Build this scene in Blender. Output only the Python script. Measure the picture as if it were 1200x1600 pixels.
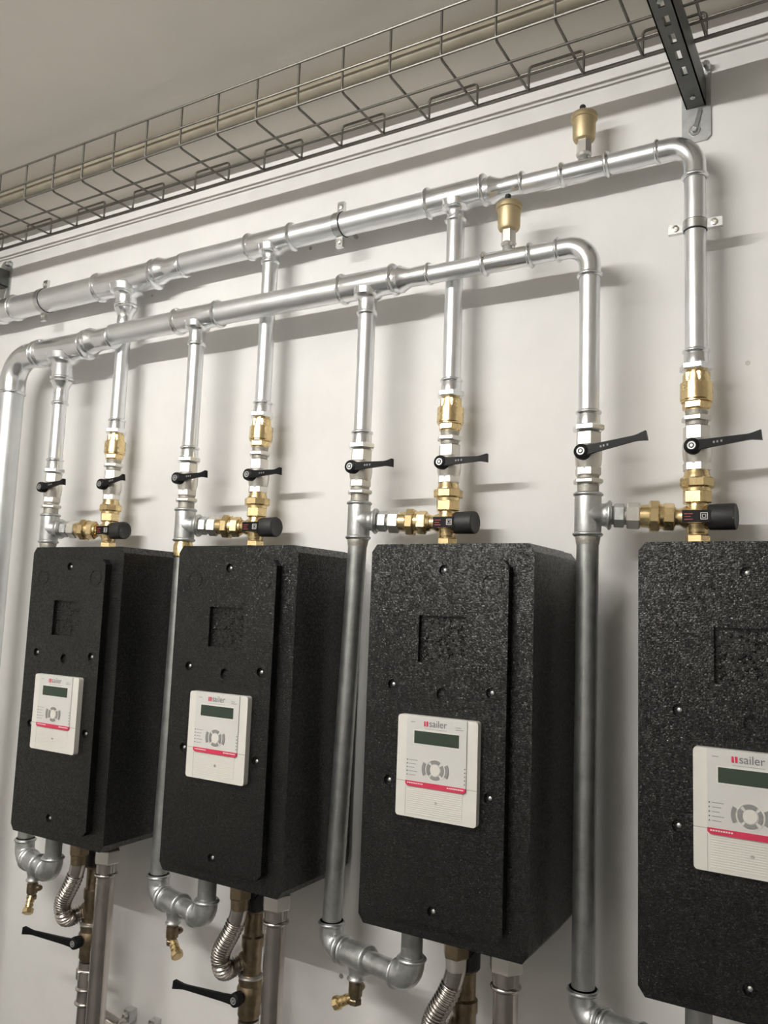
import bpy, bmesh, math, random
from mathutils import Vector, Matrix

random.seed(4)
PI = math.pi
for o in list(bpy.data.objects):
    bpy.data.objects.remove(o, do_unlink=True)
scene = bpy.context.scene
COL = scene.collection

# ------------------------------------------------------------------ camera
F_PX = 1290.84
CAM = Vector((2.2384, -1.9630, -0.1484))
yaw, pitch, roll = map(math.radians, (30.696, 6.653, 2.1187))
fwd = Vector((-math.sin(yaw) * math.cos(pitch), math.cos(yaw) * math.cos(pitch), math.sin(pitch)))
r0 = Vector((math.cos(yaw), math.sin(yaw), 0))
u0 = r0.cross(fwd)
rt = r0 * math.cos(roll) + u0 * math.sin(roll)
up = -r0 * math.sin(roll) + u0 * math.cos(roll)
cd = bpy.data.cameras.new('camera')
cam = bpy.data.objects.new('camera', cd)
COL.objects.link(cam)
cam.matrix_world = Matrix(((rt.x, up.x, -fwd.x, CAM.x), (rt.y, up.y, -fwd.y, CAM.y), (rt.z, up.z, -fwd.z, CAM.z), (0, 0, 0, 1)))
cd.sensor_fit = 'VERTICAL'
cd.sensor_height = 36.0
cd.lens = F_PX / 1600 * 36.0
cd.clip_start = 0.02
scene.camera = cam

# ------------------------------------------------------------------ world, exposure, lamp values
world = bpy.data.worlds.new('world')
scene.world = world
world.use_nodes = True
world.node_tree.nodes['Background'].inputs[0].default_value = (0.9, 0.95, 1, 1)
world.node_tree.nodes['Background'].inputs[1].default_value = 0.0
scene.view_settings.view_transform = 'Standard'
scene.view_settings.look = 'None'
scene.view_settings.gamma = 1
scene.view_settings.use_curve_mapping = False
scene.view_settings.exposure = 1.16
LAMP_STRENGTH = 235.0
LAMP_COLOR = (1.0, 0.98, 0.945)
LAMPS = [(0.55, -2.55, 1.9, 1.0)]   # x, y, length, relative strength
LAMP_Z = 1.14

# ------------------------------------------------------------------ materials
def principled(name):
    m = bpy.data.materials.new(name)
    m.use_nodes = True
    nt = m.node_tree
    return m, nt, nt.nodes['Principled BSDF']

def node(nt, kind, **kw):
    n = nt.nodes.new(kind)
    for k, v in kw.items():
        if k in n.inputs:
            n.inputs[k].default_value = v
        else:
            setattr(n, k, v)
    return n

def ramp(nt, fac, stops):
    r = nt.nodes.new('ShaderNodeValToRGB')
    e = r.color_ramp.elements
    while len(e) < len(stops):
        e.new(0.5)
    for i, (p, c) in enumerate(stops):
        e[i].position = p
        e[i].color = (c[0], c[1], c[2], 1) if hasattr(c, '__len__') else (c, c, c, 1)
    nt.links.new(fac, r.inputs[0])
    return r

def coords(nt):
    return nt.nodes.new('ShaderNodeTexCoord').outputs['Object']

def simple(name, col, rough=0.5, metal=0.0, vary=0.0, scale=30.0, bump=0.0, bscale=200.0, spec=0.5, rvary=0.0):
    m, nt, b = principled(name)
    b.inputs['Base Color'].default_value = (*col, 1)
    b.inputs['Roughness'].default_value = rough
    b.inputs['Metallic'].default_value = metal
    b.inputs['Specular IOR Level'].default_value = spec
    co = coords(nt)
    if vary > 0 or rvary > 0:
        n = node(nt, 'ShaderNodeTexNoise', Scale=scale, Detail=4.0, Roughness=0.6)
        nt.links.new(co, n.inputs['Vector'])
        if vary > 0:
            lo = [c * (1 - vary) for c in col]
            hi = [min(1, c * (1 + vary)) for c in col]
            r = ramp(nt, n.outputs['Fac'], [(0.3, lo), (0.7, hi)])
            nt.links.new(r.outputs[0], b.inputs['Base Color'])
        if rvary > 0:
            r2 = ramp(nt, n.outputs['Fac'], [(0.3, rough - rvary), (0.7, rough + rvary)])
            nt.links.new(r2.outputs[0], b.inputs['Roughness'])
    if bump > 0:
        n2 = node(nt, 'ShaderNodeTexNoise', Scale=bscale, Detail=3.0)
        nt.links.new(co, n2.inputs['Vector'])
        bp = node(nt, 'ShaderNodeBump', Strength=bump, Distance=0.001)
        nt.links.new(n2.outputs['Fac'], bp.inputs['Height'])
        nt.links.new(bp.outputs[0], b.inputs['Normal'])
    return m

M = {}
M['zinc'] = simple('bright_zinc_pipe', (0.80, 0.815, 0.825), 0.33, 0.86, vary=0.04, scale=16, rvary=0.03)
M['press'] = simple('press_fitting_zinc', (0.80, 0.815, 0.825), 0.22, 0.9, vary=0.05, scale=20, rvary=0.03)
M['bigpipe'] = simple('dull_zinc_pipe', (0.68, 0.70, 0.70), 0.45, 0.8, vary=0.06, scale=14, rvary=0.06)
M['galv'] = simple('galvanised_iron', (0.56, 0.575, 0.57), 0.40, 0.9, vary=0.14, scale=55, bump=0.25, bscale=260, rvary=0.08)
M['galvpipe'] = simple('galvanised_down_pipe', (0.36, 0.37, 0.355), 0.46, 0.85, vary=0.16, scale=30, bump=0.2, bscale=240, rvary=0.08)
M['nickel'] = simple('nickel_plating', (0.70, 0.675, 0.63), 0.30, 0.88, vary=0.04, scale=30, rvary=0.02)
M['thread'] = simple('hemp_sealed_thread', (0.40, 0.385, 0.34), 0.5, 0.6, vary=0.25, scale=120, bump=0.6, bscale=500)
M['brass'] = simple('brass', (0.74, 0.575, 0.31), 0.27, 0.95, vary=0.06, scale=30, rvary=0.03)
M['brassdark'] = simple('shade_darkened_brass', (0.27, 0.21, 0.14), 0.36, 1.0, vary=0.25, scale=45, rvary=0.08)  # brown brass, base colour darkened for the dim area under the stations
M['gold'] = simple('matt_gold_brass', (0.58, 0.475, 0.29), 0.5, 0.8, vary=0.05, scale=40)
M['stain'] = simple('stainless_steel', (0.54, 0.505, 0.475), 0.24, 1.0, vary=0.06, scale=20, rvary=0.04)
M['blackpl'] = simple('black_plastic', (0.010, 0.010, 0.011), 0.42, 0.0, spec=0.14)
M['blackmatt'] = simple('black_matt_cap', (0.022, 0.022, 0.023), 0.55, 0.0)
M['wire'] = simple('tray_wire_steel', (0.20, 0.19, 0.17), 0.45, 0.8, vary=0.1, scale=40)
M['bracket'] = simple('bracket_steel', (0.13, 0.135, 0.13), 0.45, 0.8, vary=0.15, scale=40, rvary=0.08)
M['plate'] = simple('zinc_bracket_plate', (0.50, 0.51, 0.50), 0.45, 0.85, vary=0.12, scale=40)
M['conduit'] = simple('beige_conduit', (0.30, 0.265, 0.20), 0.45, 0.0, vary=0.12, scale=12)
M['clampzinc'] = simple('clamp_zinc', (0.66, 0.67, 0.66), 0.3, 1.0, vary=0.1, scale=60)
M['white'] = simple('controller_plastic', (0.72, 0.70, 0.65), 0.42, 0.0)
M['panelgrey'] = simple('controller_foil', (0.64, 0.635, 0.61), 0.38, 0.0)
M['grey'] = simple('button_grey', (0.27, 0.265, 0.26), 0.45, 0.0)
M['dark'] = simple('print_dark', (0.06, 0.06, 0.065), 0.5, 0.0)
M['print'] = simple('print_grey', (0.16, 0.16, 0.165), 0.5, 0.0)
M['red'] = simple('print_red', (0.62, 0.035, 0.09), 0.4, 0.0)
M['labelred'] = simple('label_red', (0.40, 0.05, 0.04), 0.5, 0.0)
M['whiteprint'] = simple('print_white', (0.8, 0.78, 0.76), 0.45, 0.0)
M['lcd'] = simple('lcd_glass', (0.030, 0.048, 0.032), 0.16, 0.0)
M['floor'] = simple('grey_floor_screed', (0.11, 0.108, 0.104), 0.55, 0.0, vary=0.12, scale=3)
M['lampbody'] = simple('lamp_housing', (0.7, 0.7, 0.68), 0.4, 0.0)
M['tape'] = simple('rubber_strip', (0.03, 0.03, 0.03), 0.6, 0.0)

def wall_material(name, col, dirt, bstr):
    m, nt, b = principled(name)
    co = coords(nt)
    n1 = node(nt, 'ShaderNodeTexNoise', Scale=1.7, Detail=6.0, Roughness=0.62)
    n2 = node(nt, 'ShaderNodeTexNoise', Scale=9.0, Detail=5.0, Roughness=0.7)
    n3 = node(nt, 'ShaderNodeTexNoise', Scale=170.0, Detail=2.0)
    for n in (n1, n2, n3):
        nt.links.new(co, n.inputs['Vector'])
    base = ramp(nt, n1.outputs['Fac'], [(0.35, [c * (1 - 0.35 * dirt) for c in col]), (0.62, col)])
    spots = ramp(nt, n2.outputs['Fac'], [(0.24, (0.45, 0.43, 0.40)), (0.315, (1, 1, 1))])
    mx = node(nt, 'ShaderNodeMixRGB', blend_type='MULTIPLY')
    mx.inputs[0].default_value = dirt
    nt.links.new(base.outputs[0], mx.inputs[1])
    nt.links.new(spots.outputs[0], mx.inputs[2])
    nt.links.new(mx.outputs[0], b.inputs['Base Color'])
    b.inputs['Roughness'].default_value = 0.6
    b.inputs['Specular IOR Level'].default_value = 0.3
    ad = node(nt, 'ShaderNodeMath', operation='ADD')
    nt.links.new(n3.outputs['Fac'], ad.inputs[0])
    ml = node(nt, 'ShaderNodeMath', operation='MULTIPLY')
    ml.inputs[1].default_value = 3.0
    nt.links.new(n2.outputs['Fac'], ml.inputs[0])
    nt.links.new(ml.outputs[0], ad.inputs[1])
    bp = node(nt, 'ShaderNodeBump', Strength=bstr, Distance=0.0012)
    nt.links.new(ad.outputs[0], bp.inputs['Height'])
    nt.links.new(bp.outputs[0], b.inputs['Normal'])
    return m

M['wall'] = wall_material('painted_wall', (0.83, 0.82, 0.80), 0.3, 0.12)
M['ceiling'] = wall_material('painted_ceiling', (0.80, 0.75, 0.67), 0.15, 0.1)
M['farwall'] = wall_material('painted_far_wall', (0.88, 0.865, 0.84), 0.15, 0.1)

def foam_material():
    m, nt, b = principled('black_bead_foam')
    co = coords(nt)
    v = node(nt, 'ShaderNodeTexVoronoi', Scale=260.0)
    nt.links.new(co, v.inputs['Vector'])
    n = node(nt, 'ShaderNodeTexNoise', Scale=650.0, Detail=2.0)
    nt.links.new(co, n.inputs['Vector'])
    n2 = node(nt, 'ShaderNodeTexNoise', Scale=7.0, Detail=5.0, Roughness=0.65)
    nt.links.new(co, n2.inputs['Vector'])
    c = ramp(nt, n2.outputs['Fac'], [(0.3, (0.003, 0.003, 0.003)), (0.7, (0.006, 0.0059, 0.0056))])
    nt.links.new(c.outputs[0], b.inputs['Base Color'])
    r = ramp(nt, n.outputs['Fac'], [(0.3, 0.23), (0.7, 0.38)])
    nt.links.new(r.outputs[0], b.inputs['Roughness'])
    b.inputs['Specular IOR Level'].default_value = 0.42
    ad = node(nt, 'ShaderNodeMath', operation='ADD')
    ml = node(nt, 'ShaderNodeMath', operation='MULTIPLY')
    ml.inputs[1].default_value = 0.6
    nt.links.new(n.outputs['Fac'], ml.inputs[0])
    nt.links.new(ml.outputs[0], ad.inputs[0])
    nt.links.new(v.outputs['Distance'], ad.inputs[1])
    bp = node(nt, 'ShaderNodeBump', Strength=0.55, Distance=0.0012)
    bp.invert = True
    nt.links.new(ad.outputs[0], bp.inputs['Height'])
    geo = nt.nodes.new('ShaderNodeNewGeometry')
    sub = node(nt, 'ShaderNodeVectorMath', operation='SUBTRACT')
    sub.inputs[1].default_value = (0.5, 0.5, 0.5)
    nt.links.new(v.outputs['Color'], sub.inputs[0])
    sc = node(nt, 'ShaderNodeVectorMath', operation='SCALE')
    sc.inputs['Scale'].default_value = 0.27
    nt.links.new(sub.outputs[0], sc.inputs[0])
    av = node(nt, 'ShaderNodeVectorMath', operation='ADD')
    nt.links.new(geo.outputs['Normal'], av.inputs[0])
    nt.links.new(sc.outputs[0], av.inputs[1])
    nm = node(nt, 'ShaderNodeVectorMath', operation='NORMALIZE')
    nt.links.new(av.outputs[0], nm.inputs[0])
    nt.links.new(nm.outputs[0], bp.inputs['Normal'])
    nt.links.new(bp.outputs[0], b.inputs['Normal'])
    return m

M['foam'] = foam_material()

def emission(name, col, s):
    m = bpy.data.materials.new(name)
    m.use_nodes = True
    nt = m.node_tree
    nt.nodes.clear()
    e = nt.nodes.new('ShaderNodeEmission')
    e.inputs[0].default_value = (*col, 1)
    e.inputs[1].default_value = s
    o = nt.nodes.new('ShaderNodeOutputMaterial')
    nt.links.new(e.outputs[0], o.inputs[0])
    return m

# ------------------------------------------------------------------ mesh helpers
def V(*a):
    return Vector(a)

class MB:
    def __init__(s):
        s.v, s.f = [], []

    def ring_join(s, a, b, n):
        for i in range(n):
            j = (i + 1) % n
            s.f.append((a + i, a + j, b + j, b + i))

    def lathe(s, o, d, prof, n=28, rot=0.0, caps=True):
        """prof: list of (distance along d, radius)"""
        o = Vector(o); d = Vector(d).normalized()
        ref = V(0, 1, 0) if abs(d.y) < 0.9 else V(0, 0, 1)
        u = d.cross(ref).normalized(); w = d.cross(u)
        base = len(s.v)
        for t, r in prof:
            for i in range(n):
                a = 2 * PI * i / n + rot
                s.v.append(o + d * t + u * (r * math.cos(a)) + w * (r * math.sin(a)))
        for k in range(len(prof) - 1):
            a, b = base + k * n, base + (k + 1) * n
            for i in range(n):
                j = (i + 1) % n
                s.f.append((a + i, a + j, b + j, b + i))
        if caps:
            s.f.append(tuple(base + i for i in reversed(range(n))))
            e = base + (len(prof) - 1) * n
            s.f.append(tuple(e + i for i in range(n)))
        return s

    def hexa(s, o, d, t0, t1, r, ch=0.0025, rot=None, n=6):
        if rot is None:                       # upright nuts turned so a flat catches the lamp, with slight scatter
            rot = 0.52 - 0.31 * (Vector(o).x + 0.15) + random.uniform(-.05, .05) if abs(Vector(d).normalized().z) > .9 else 0.07
            if Vector(d).z < 0: rot = -rot
        return s.lathe(o, d, [(t0, r - ch), (t0 + ch, r), (t1 - ch, r), (t1, r - ch)], n, rot)

    def box(s, a, b):
        x0, y0, z0 = a; x1, y1, z1 = b
        k = len(s.v)
        s.v += [V(x0, y0, z0), V(x1, y0, z0), V(x1, y1, z0), V(x0, y1, z0), V(x0, y0, z1), V(x1, y0, z1), V(x1, y1, z1), V(x0, y1, z1)]
        for f in ((0, 3, 2, 1), (4, 5, 6, 7), (0, 1, 5, 4), (1, 2, 6, 5), (2, 3, 7, 6), (3, 0, 4, 7)):
            s.f.append(tuple(k + i for i in f))
        return s

    def prism_y(s, poly, y0, y1):
        """poly: list of (x, z), counter-clockwise seen from -y; y0 < y1"""
        k = len(s.v); n = len(poly)
        for y in (y0, y1):
            for x, z in poly:
                s.v.append(V(x, y, z))
        s.f.append(tuple(k + i for i in range(n)))
        s.f.append(tuple(k + n + i for i in reversed(range(n))))
        for i in range(n):
            j = (i + 1) % n
            s.f.append((k + j, k + i, k + n + i, k + n + j))
        return s

    def sweep(s, path, r, n=16, caps=True):
        path = [Vector(p) for p in path]
        m = len(path)
        rr = r if hasattr(r, '__len__') else [r] * m
        tang = []
        for i in range(m):
            a = path[max(0, i - 1)]; b = path[min(m - 1, i + 1)]
            tang.append((b - a).normalized())
        ref = V(0, 1, 0) if abs(tang[0].y) < 0.9 else V(0, 0, 1)
        u = tang[0].cross(ref).normalized()
        base = len(s.v)
        for i in range(m):
            t = tang[i]
            u = (u - t * u.dot(t)).normalized()
            w = t.cross(u)
            for k in range(n):
                a = 2 * PI * k / n
                s.v.append(path[i] + u * (rr[i] * math.cos(a)) + w * (rr[i] * math.sin(a)))
        for i in range(m - 1):
            s.ring_join(base + i * n, base + (i + 1) * n, n)
        if caps:
            s.f.append(tuple(base + i for i in reversed(range(n))))
            s.f.append(tuple(base + (m - 1) * n + i for i in range(n)))
        return s

def world_loc(o):
    l = Vector((0, 0, 0))
    while o:
        l += o.location
        o = o.parent
    return l

def link_mesh(name, me, mat, parent=None, angle=35):
    me.materials.append(mat)
    for p in me.polygons:
        p.use_smooth = True
    me.set_sharp_from_angle(angle=math.radians(angle))
    o = bpy.data.objects.new(name, me)
    COL.objects.link(o)
    if parent:
        o.parent = parent
    return o

def part(name, mb, mat, parent=None, angle=35):
    off = world_loc(parent) if parent else V(0, 0, 0)
    me = bpy.data.meshes.new(name)
    me.from_pydata([tuple(v - off) for v in mb.v], [], mb.f)
    bm = bmesh.new(); bm.from_mesh(me)
    bmesh.ops.recalc_face_normals(bm, faces=bm.faces)
    bm.to_mesh(me); bm.free()
    return link_mesh(name, me, M[mat] if isinstance(mat, str) else mat, parent, angle)

def tag(o, label, cat=None, group=None, kind=None):
    o['label'] = label
    if cat: o['category'] = cat
    if group: o['group'] = group
    if kind: o['kind'] = kind
    return o

def thing(name, loc, label, cat, group=None):
    o = bpy.data.objects.new(name, None)
    o.empty_display_size = 0.05
    COL.objects.link(o)
    o.location = loc
    return tag(o, label, cat, group)

def copy_tree(o, parent=None):
    c = o.copy()
    COL.objects.link(c)
    c.parent = parent
    for ch in o.children:
        copy_tree(ch, c)
    return c

def arc(c, a, b, r, n=10, t0=0.0, t1=PI / 2):
    """points c + a*cos + b*sin"""
    c, a, b = Vector(c), Vector(a), Vector(b)
    return [c + a * (r * math.cos(t0 + (t1 - t0) * i / n)) + b * (r * math.sin(t0 + (t1 - t0) * i / n)) for i in range(n + 1)]

def bead(t, r, rb, w, n=5):
    """half-round bead in a lathe profile, centred at t"""
    return [(t - w / 2 + w * i / n, r + (rb - r) * math.sin(PI * i / n)) for i in range(n + 1)]

# ------------------------------------------------------------------ the room
def structure(name, a, b, mat, label):
    o = part(name, MB().box(a, b), mat)
    o['kind'] = 'structure'
    o['label'] = label
    return o

FZ, CZ = -1.85, 1.30
wall_back = structure('wall_back', (-2.2, 0.0, FZ - .1), (4.3, 0.12, CZ + .1), 'wall', 'white painted wall carrying the pipework')
ceiling = structure('ceiling', (-2.2, -4.7, CZ), (4.3, 0.0, CZ + .1), 'ceiling', 'grey beige painted ceiling')
structure('floor', (-2.2, -4.7, FZ - .1), (4.3, 0.0, FZ), 'floor', 'grey screed floor')
structure('wall_left', (-2.3, -4.7, FZ - .1), (-2.2, 0.12, CZ + .1), 'farwall', 'plain painted side wall')
structure('wall_right', (4.3, -4.7, FZ - .1), (4.4, 0.12, CZ + .1), 'farwall', 'plain painted side wall')
structure('wall_front', (-2.3, -4.8, FZ - .1), (4.4, -4.7, CZ + .1), 'farwall', 'plain painted wall behind the viewer')
for (x, z, r) in ((0.775, 0.945, .007), (0.938, 0.948, .006), (0.994, -1.122, .008), (2.010, 0.430, .006), (0.10, 0.905, .005)):
    part('plug_hole', MB().lathe((x, 0.0015, z), (0, -1, 0), [(0, r), (.0025, r * .8)], 10), 'thread', wall_back)

# ------------------------------------------------------------------ lamps out of frame
for li, (lx, ly, ln, ls) in enumerate(LAMPS):
    t = thing('batten_lamp', (lx, ly, CZ), 'white batten lamp hanging from the ceiling opposite the pipe wall', 'lamp')
    zh = LAMP_Z + .025
    part('housing', MB().box((lx - ln / 2, ly - .03, zh), (lx + ln / 2, ly + .03, zh + .04)), 'lampbody', t)
    for sx in (-1, 1):
        x = lx + sx * (ln / 2 - .015)
        part('lamp_holder', MB().box((x - .010, ly - .012, LAMP_Z - .014), (x + .010, ly + .012, zh)), 'lampbody', t)
        x = lx + sx * (ln / 2 - .3)
        part('hanger_rod', MB().lathe((x, ly, zh + .04), (0, 0, 1), [(0, .004), (CZ - zh - .0403, .004)], 8), 'lampbody', t)
    em = emission('lamp_tube_light', LAMP_COLOR, LAMP_STRENGTH * ls)
    part('tube', MB().lathe((lx - ln / 2 + .026, ly, LAMP_Z), (1, 0, 0), [(0, .009), (ln - .052, .009)], 16), em, t)

# ------------------------------------------------------------------ stations
W, H, D = 0.40, 0.8437, 0.309
SX = [i * 0.6141 for i in range(4)]
XL = [-0.155, 0.465, 1.082, 1.691]
XR = [0.072, 0.692, 1.313, 1.915]
YL, YR = -0.143, -0.087
ORD = ['leftmost', 'second from left', 'third from left', 'rightmost']

def chamfer_rect(x0, x1, z0, z1, c, cz=None):
    d = cz if cz else c
    return [(x0 + c, z0), (x1 - c, z0), (x1, z0 + d), (x1, z1 - d), (x1 - c, z1), (x0 + c, z1), (x0, z1 - d), (x0, z0 + d)]

def round_rect(x0, x1, z0, z1, r, n=5):
    p = []
    for cx, cz, a in ((x1 - r, z0 + r, -PI / 2), (x1 - r, z1 - r, 0), (x0 + r, z1 - r, PI / 2), (x0 + r, z0 + r, PI)):
        for i in range(n + 1):
            t = a + PI / 2 * i / n
            p.append((cx + r * math.cos(t), cz + r * math.sin(t)))
    return p

def text_mesh(txt, width, height_scale=1.0):
    cu = bpy.data.curves.new('lettering', 'FONT')
    cu.body = txt
    cu.size = 1.0
    cu.extrude = 0.0
    o = bpy.data.objects.new('lettering', cu)
    COL.objects.link(o)
    dg = bpy.context.evaluated_depsgraph_get()
    dg.update()
    me = bpy.data.meshes.new_from_object(o.evaluated_get(dg))
    bpy.data.objects.remove(o)
    xs = [v.co.x for v in me.vertices]
    k = width / (max(xs) - min(xs))
    mb = MB()
    x0 = min(xs)
    mb.v = [V((v.co.x - x0) * k, 0, v.co.y * k * height_scale) for v in me.vertices]
    mb.f = [tuple(p.vertices) for p in me.polygons]
    bpy.data.meshes.remove(me)
    return mb

def shifted(mb, d):
    mb.v = [v + Vector(d) for v in mb.v]
    return mb

def sector(cx, cz, r0_, r1_, a0, a1, y0, y1, n=8):
    p = [(cx + r0_ * math.cos(a0 + (a1 - a0) * i / n), cz + r0_ * math.sin(a0 + (a1 - a0) * i / n)) for i in range(n + 1)]
    q = [(cx + r1_ * math.cos(a0 + (a1 - a0) * i / n), cz + r1_ * math.sin(a0 + (a1 - a0) * i / n)) for i in range(n + 1)]
    mb = MB()
    for i in range(n):
        mb.prism_y([p[i], q[i], q[i + 1], p[i + 1]], y0, y1)
    return mb

def boolean_cut(obj, cutter_mb):
    cut = part('cutter', cutter_mb, 'foam', obj)
    md = obj.modifiers.new('cut', 'BOOLEAN')
    md.operation = 'DIFFERENCE'
    md.object = cut
    md.solver = 'EXACT'
    md.use_self = True
    dg = bpy.context.evaluated_depsgraph_get()
    dg.update()
    me = bpy.data.meshes.new_from_object(obj.evaluated_get(dg))
    obj.modifiers.clear()
    obj.data = me
    bpy.data.objects.remove(cut)
    for p in me.polygons:
        p.use_smooth = True
    me.set_sharp_from_angle(angle=math.radians(35))

def make_station():
    t = thing('fresh_water_station', (0, 0, -H), '', 'heating unit', 'black insulated heating stations on the wall')
    YB = -0.078
    part('front_shell', MB().prism_y(chamfer_rect(0, W, -H, 0, .013, .018), -D, YB), 'foam', t, 20)
    part('rear_shell', MB().prism_y(chamfer_rect(.001, W - .001, -H + .001, -.001, .013, .018), YB + .0025, -.02), 'foam', t, 20)
    part('rear_edge', MB().prism_y(chamfer_rect(.012, W - .012, -H + .012, -.012, .018), -.02, -.0005), 'foam', t, 20)
    YP = -D - .022
    pan = part('front_cover', MB().prism_y(chamfer_rect(.047, .352, -.805, -.038, .014), YP, -D), 'foam', t, 20)
    cut = MB()
    cut.box((.142, YP - .01, -.262), (.256, YP + .010, -.160))
    screws = [(.200, -.060), (.080, -.316), (.318, -.316), (.078, -.524), (.318, -.530), (.195, -.778)]
    for x, z in screws:
        cut.lathe((x, YP - .01, z), (0, 1, 0), [(0, .0125), (.017, .0115)], 16)
    cut.lathe((.204, YP - .01, -.328), (0, 1, 0), [(0, .014), (.018, .014)], 20)
    for x, z in ((.085, -.092), (.315, -.092)):          # round moulded outlines
        k0, n = len(cut.v), 28
        for r, y in ((.0210, YP - .01), (.0235, YP - .01), (.0235, YP + .0016), (.0210, YP + .0016)):
            cut.v += [V(x + r * math.cos(2 * PI * i / n), y, z + r * math.sin(2 * PI * i / n)) for i in range(n)]
        for k in range(4):
            cut.ring_join(k0 + k * n, k0 + ((k + 1) % 4) * n, n)
    boolean_cut(pan, cut)
    # beads of foam lying proud in the recessed window
    rnd = random.Random(2)
    win = MB()
    for _ in range(70):
        x, z, r = rnd.uniform(.148, .250), rnd.uniform(-.256, -.166), rnd.uniform(.0022, .0042)
        win.lathe((x, YP + .0105, z), (0, -1, 0), [(0, r), (.0018, r * .8), (.003, r * .3)], 7, rnd.random())
    wp = part('window_beads', win, 'foam', pan, 20)
    wp['kind'] = 'stuff'
    for x, z in screws:
        sc = MB().lathe((x, YP + .0068, z), (0, -1, 0), [(0, .0046), (.002, .0043), (.003, .0025), (.0034, .001)], 10)
        part('screw', sc, 'plate', pan)
    # ---- controller
    ux, uz = .107, -.376
    YC = YP - .016
    c = part('controller', MB().prism_y(round_rect(ux, ux + .19, uz - .213, uz, .007), YC, YP + .004), 'white', t, 50)
    c['label'] = 'white wall controller with display and red stripe'
    def P(name, mb, mat):
        return part(name, mb, mat, c)
    P('faceplate', MB().prism_y([(ux + .024, uz - .139), (ux + .166, uz - .139), (ux + .166, uz - .001), (ux + .024, uz - .001)], YC - .003, YC), 'panelgrey')
    P('red_stripe', MB().prism_y([(ux + .029, uz - .148), (ux + .161, uz - .148), (ux + .166, uz - .144), (ux + .166, uz - .137), (ux + .024, uz - .137), (ux + .024, uz - .144)], YC - .0036, YC), 'red')
    P('display_frame', MB().prism_y(round_rect(ux + .040, ux + .151, uz - .0605, uz - .0285, .002), YC - .0036, YC), 'white')
    P('display', MB().prism_y([(ux + .043, uz - .0575), (ux + .149, uz - .0575), (ux + .149, uz - .031), (ux + .043, uz - .031)], YC - .0042, YC), 'lcd')
    for a in range(4):
        m = PI / 2 * a
        P('button', sector(ux + .095, uz - .109, .0135, .0205, m - .62, m + .62, YC - .0045, YC - .002), 'grey')
    for m in (0, PI):
        P('button', sector(ux + .095, uz - .109, .0245, .0315, m - .46, m + .46, YC - .0045, YC - .002), 'grey')
    P('button_rim', sector(ux + .095, uz - .109, .0215, .0235, 0, 2 * PI, YC - .0038, YC - .002, 28), 'white')
    P('button_centre', MB().lathe((ux + .095, YC - .002, uz - .109), (0, -1, 0), [(0, .0122), (.0022, .0118)], 22), 'white')
    for k in range(5):
        P('status_light', MB().lathe((ux + .0275, YC - .003, uz - .0935 - .0078 * k), (0, -1, 0), [(0, .0013), (.001, .001)], 8), 'dark')
        P('status_light', MB().lathe((ux + .1635, YC - .003, uz - .098 - .0078 * k), (0, -1, 0), [(0, .0013), (.001, .001)], 8), 'dark')
        w_ = (.020, .016, .013, .020, .016)[k]
        z = uz - .0935 - .0078 * k
        P('print_line', MB().box((ux + .032, YC - .0033, z - .0006), (ux + .032 + w_, YC - .003, z + .0006)), 'grey')
    P('print_line', MB().box((ux + .033, YC - .0033, uz - .0137), (ux + .044, YC - .003, uz - .0124)), 'grey')
    for q in (0, 1):
        P('print_line', MB().box((ux + .140, YC - .0033, uz - .0167 - .0045 * q), (ux + .153 + .005 * q, YC - .003, uz - .0154 - .0045 * q)), 'grey')
    P('print_line', MB().box((ux + .067, YC - .0033, uz - .0257), (ux + .120, YC - .003, uz - .0250)), 'grey')
    for k in range(9):
        P('stripe_print', MB().box((ux + .029 + .0043 * k, YC - .0039, uz - .1424), (ux + .029 + .0043 * k + .0030, YC - .0036, uz - .1400)), 'whiteprint')
        P('stripe_print', MB().box((ux + .1235 + .0043 * k, YC - .0039, uz - .1424), (ux + .1235 + .0043 * k + .0032, YC - .0036, uz - .1400)), 'whiteprint')
    P('logo_square', MB().prism_y(round_rect(ux + .0655, ux + .0755, uz - .0205, uz - .0098, .0008, 2), YC - .0036, YC), 'red')
    P('logo_slit', MB().prism_y([(ux + .0702, uz - .0205), (ux + .0714, uz - .0205), (ux + .0706, uz - .0098), (ux + .0694, uz - .0098)], YC - .0039, YC), 'whiteprint')
    tm = text_mesh('sailer', .0415, 1.05)
    shifted(tm, (ux + .0785, YC - .0036, uz - .0203))
    txt = P('lettering', tm, 'print')
    txt['label'] = 'grey lettering sailer'
    for k in range(13):
        z = uz - .1525 - .0043 * k
        P('rib', MB().box((ux + .029, YC - .0011, z - .0014), (ux + .158, YC, z + .0009)), 'white')
    P('cover_joint', MB().box((ux, YC - .0002, uz - .1398), (ux + .024, YC, uz - .1388)), 'grey')
    P('cover_joint', MB().box((ux + .166, YC - .0002, uz - .1398), (ux + .19, YC, uz - .1388)), 'grey')
    P('edge_line', MB().box((ux + .0235, YC - .0002, uz - .213 + .002), (ux + .0241, YC, uz - .148)), 'grey')
    s = P('cover_screw', MB().lathe((ux + .097, YC - .0008, uz - .176), (0, -1, 0), [(0, .0034), (.0012, .003), (.0012, .0016), (.0004, .0013)], 12), 'clampzinc')
    return t

station = make_station()
stations = [station]
for i in range(1, 4):
    o = copy_tree(station)
    o.location = (SX[i], 0, -H)
    stations.append(o)
for i, o in enumerate(stations):
    o['label'] = ['black foam heating station with white controller, leftmost of the four',
                  'black foam heating station with white controller, second from the left',
                  'black foam heating station with white controller, third from the left',
                  'black foam heating station cut off by the right picture edge'][i]

# ------------------------------------------------------------------ headers and risers
RS, RM, RB = 0.0235, 0.034, 0.0425      # small, middle, big pipe radius

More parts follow.
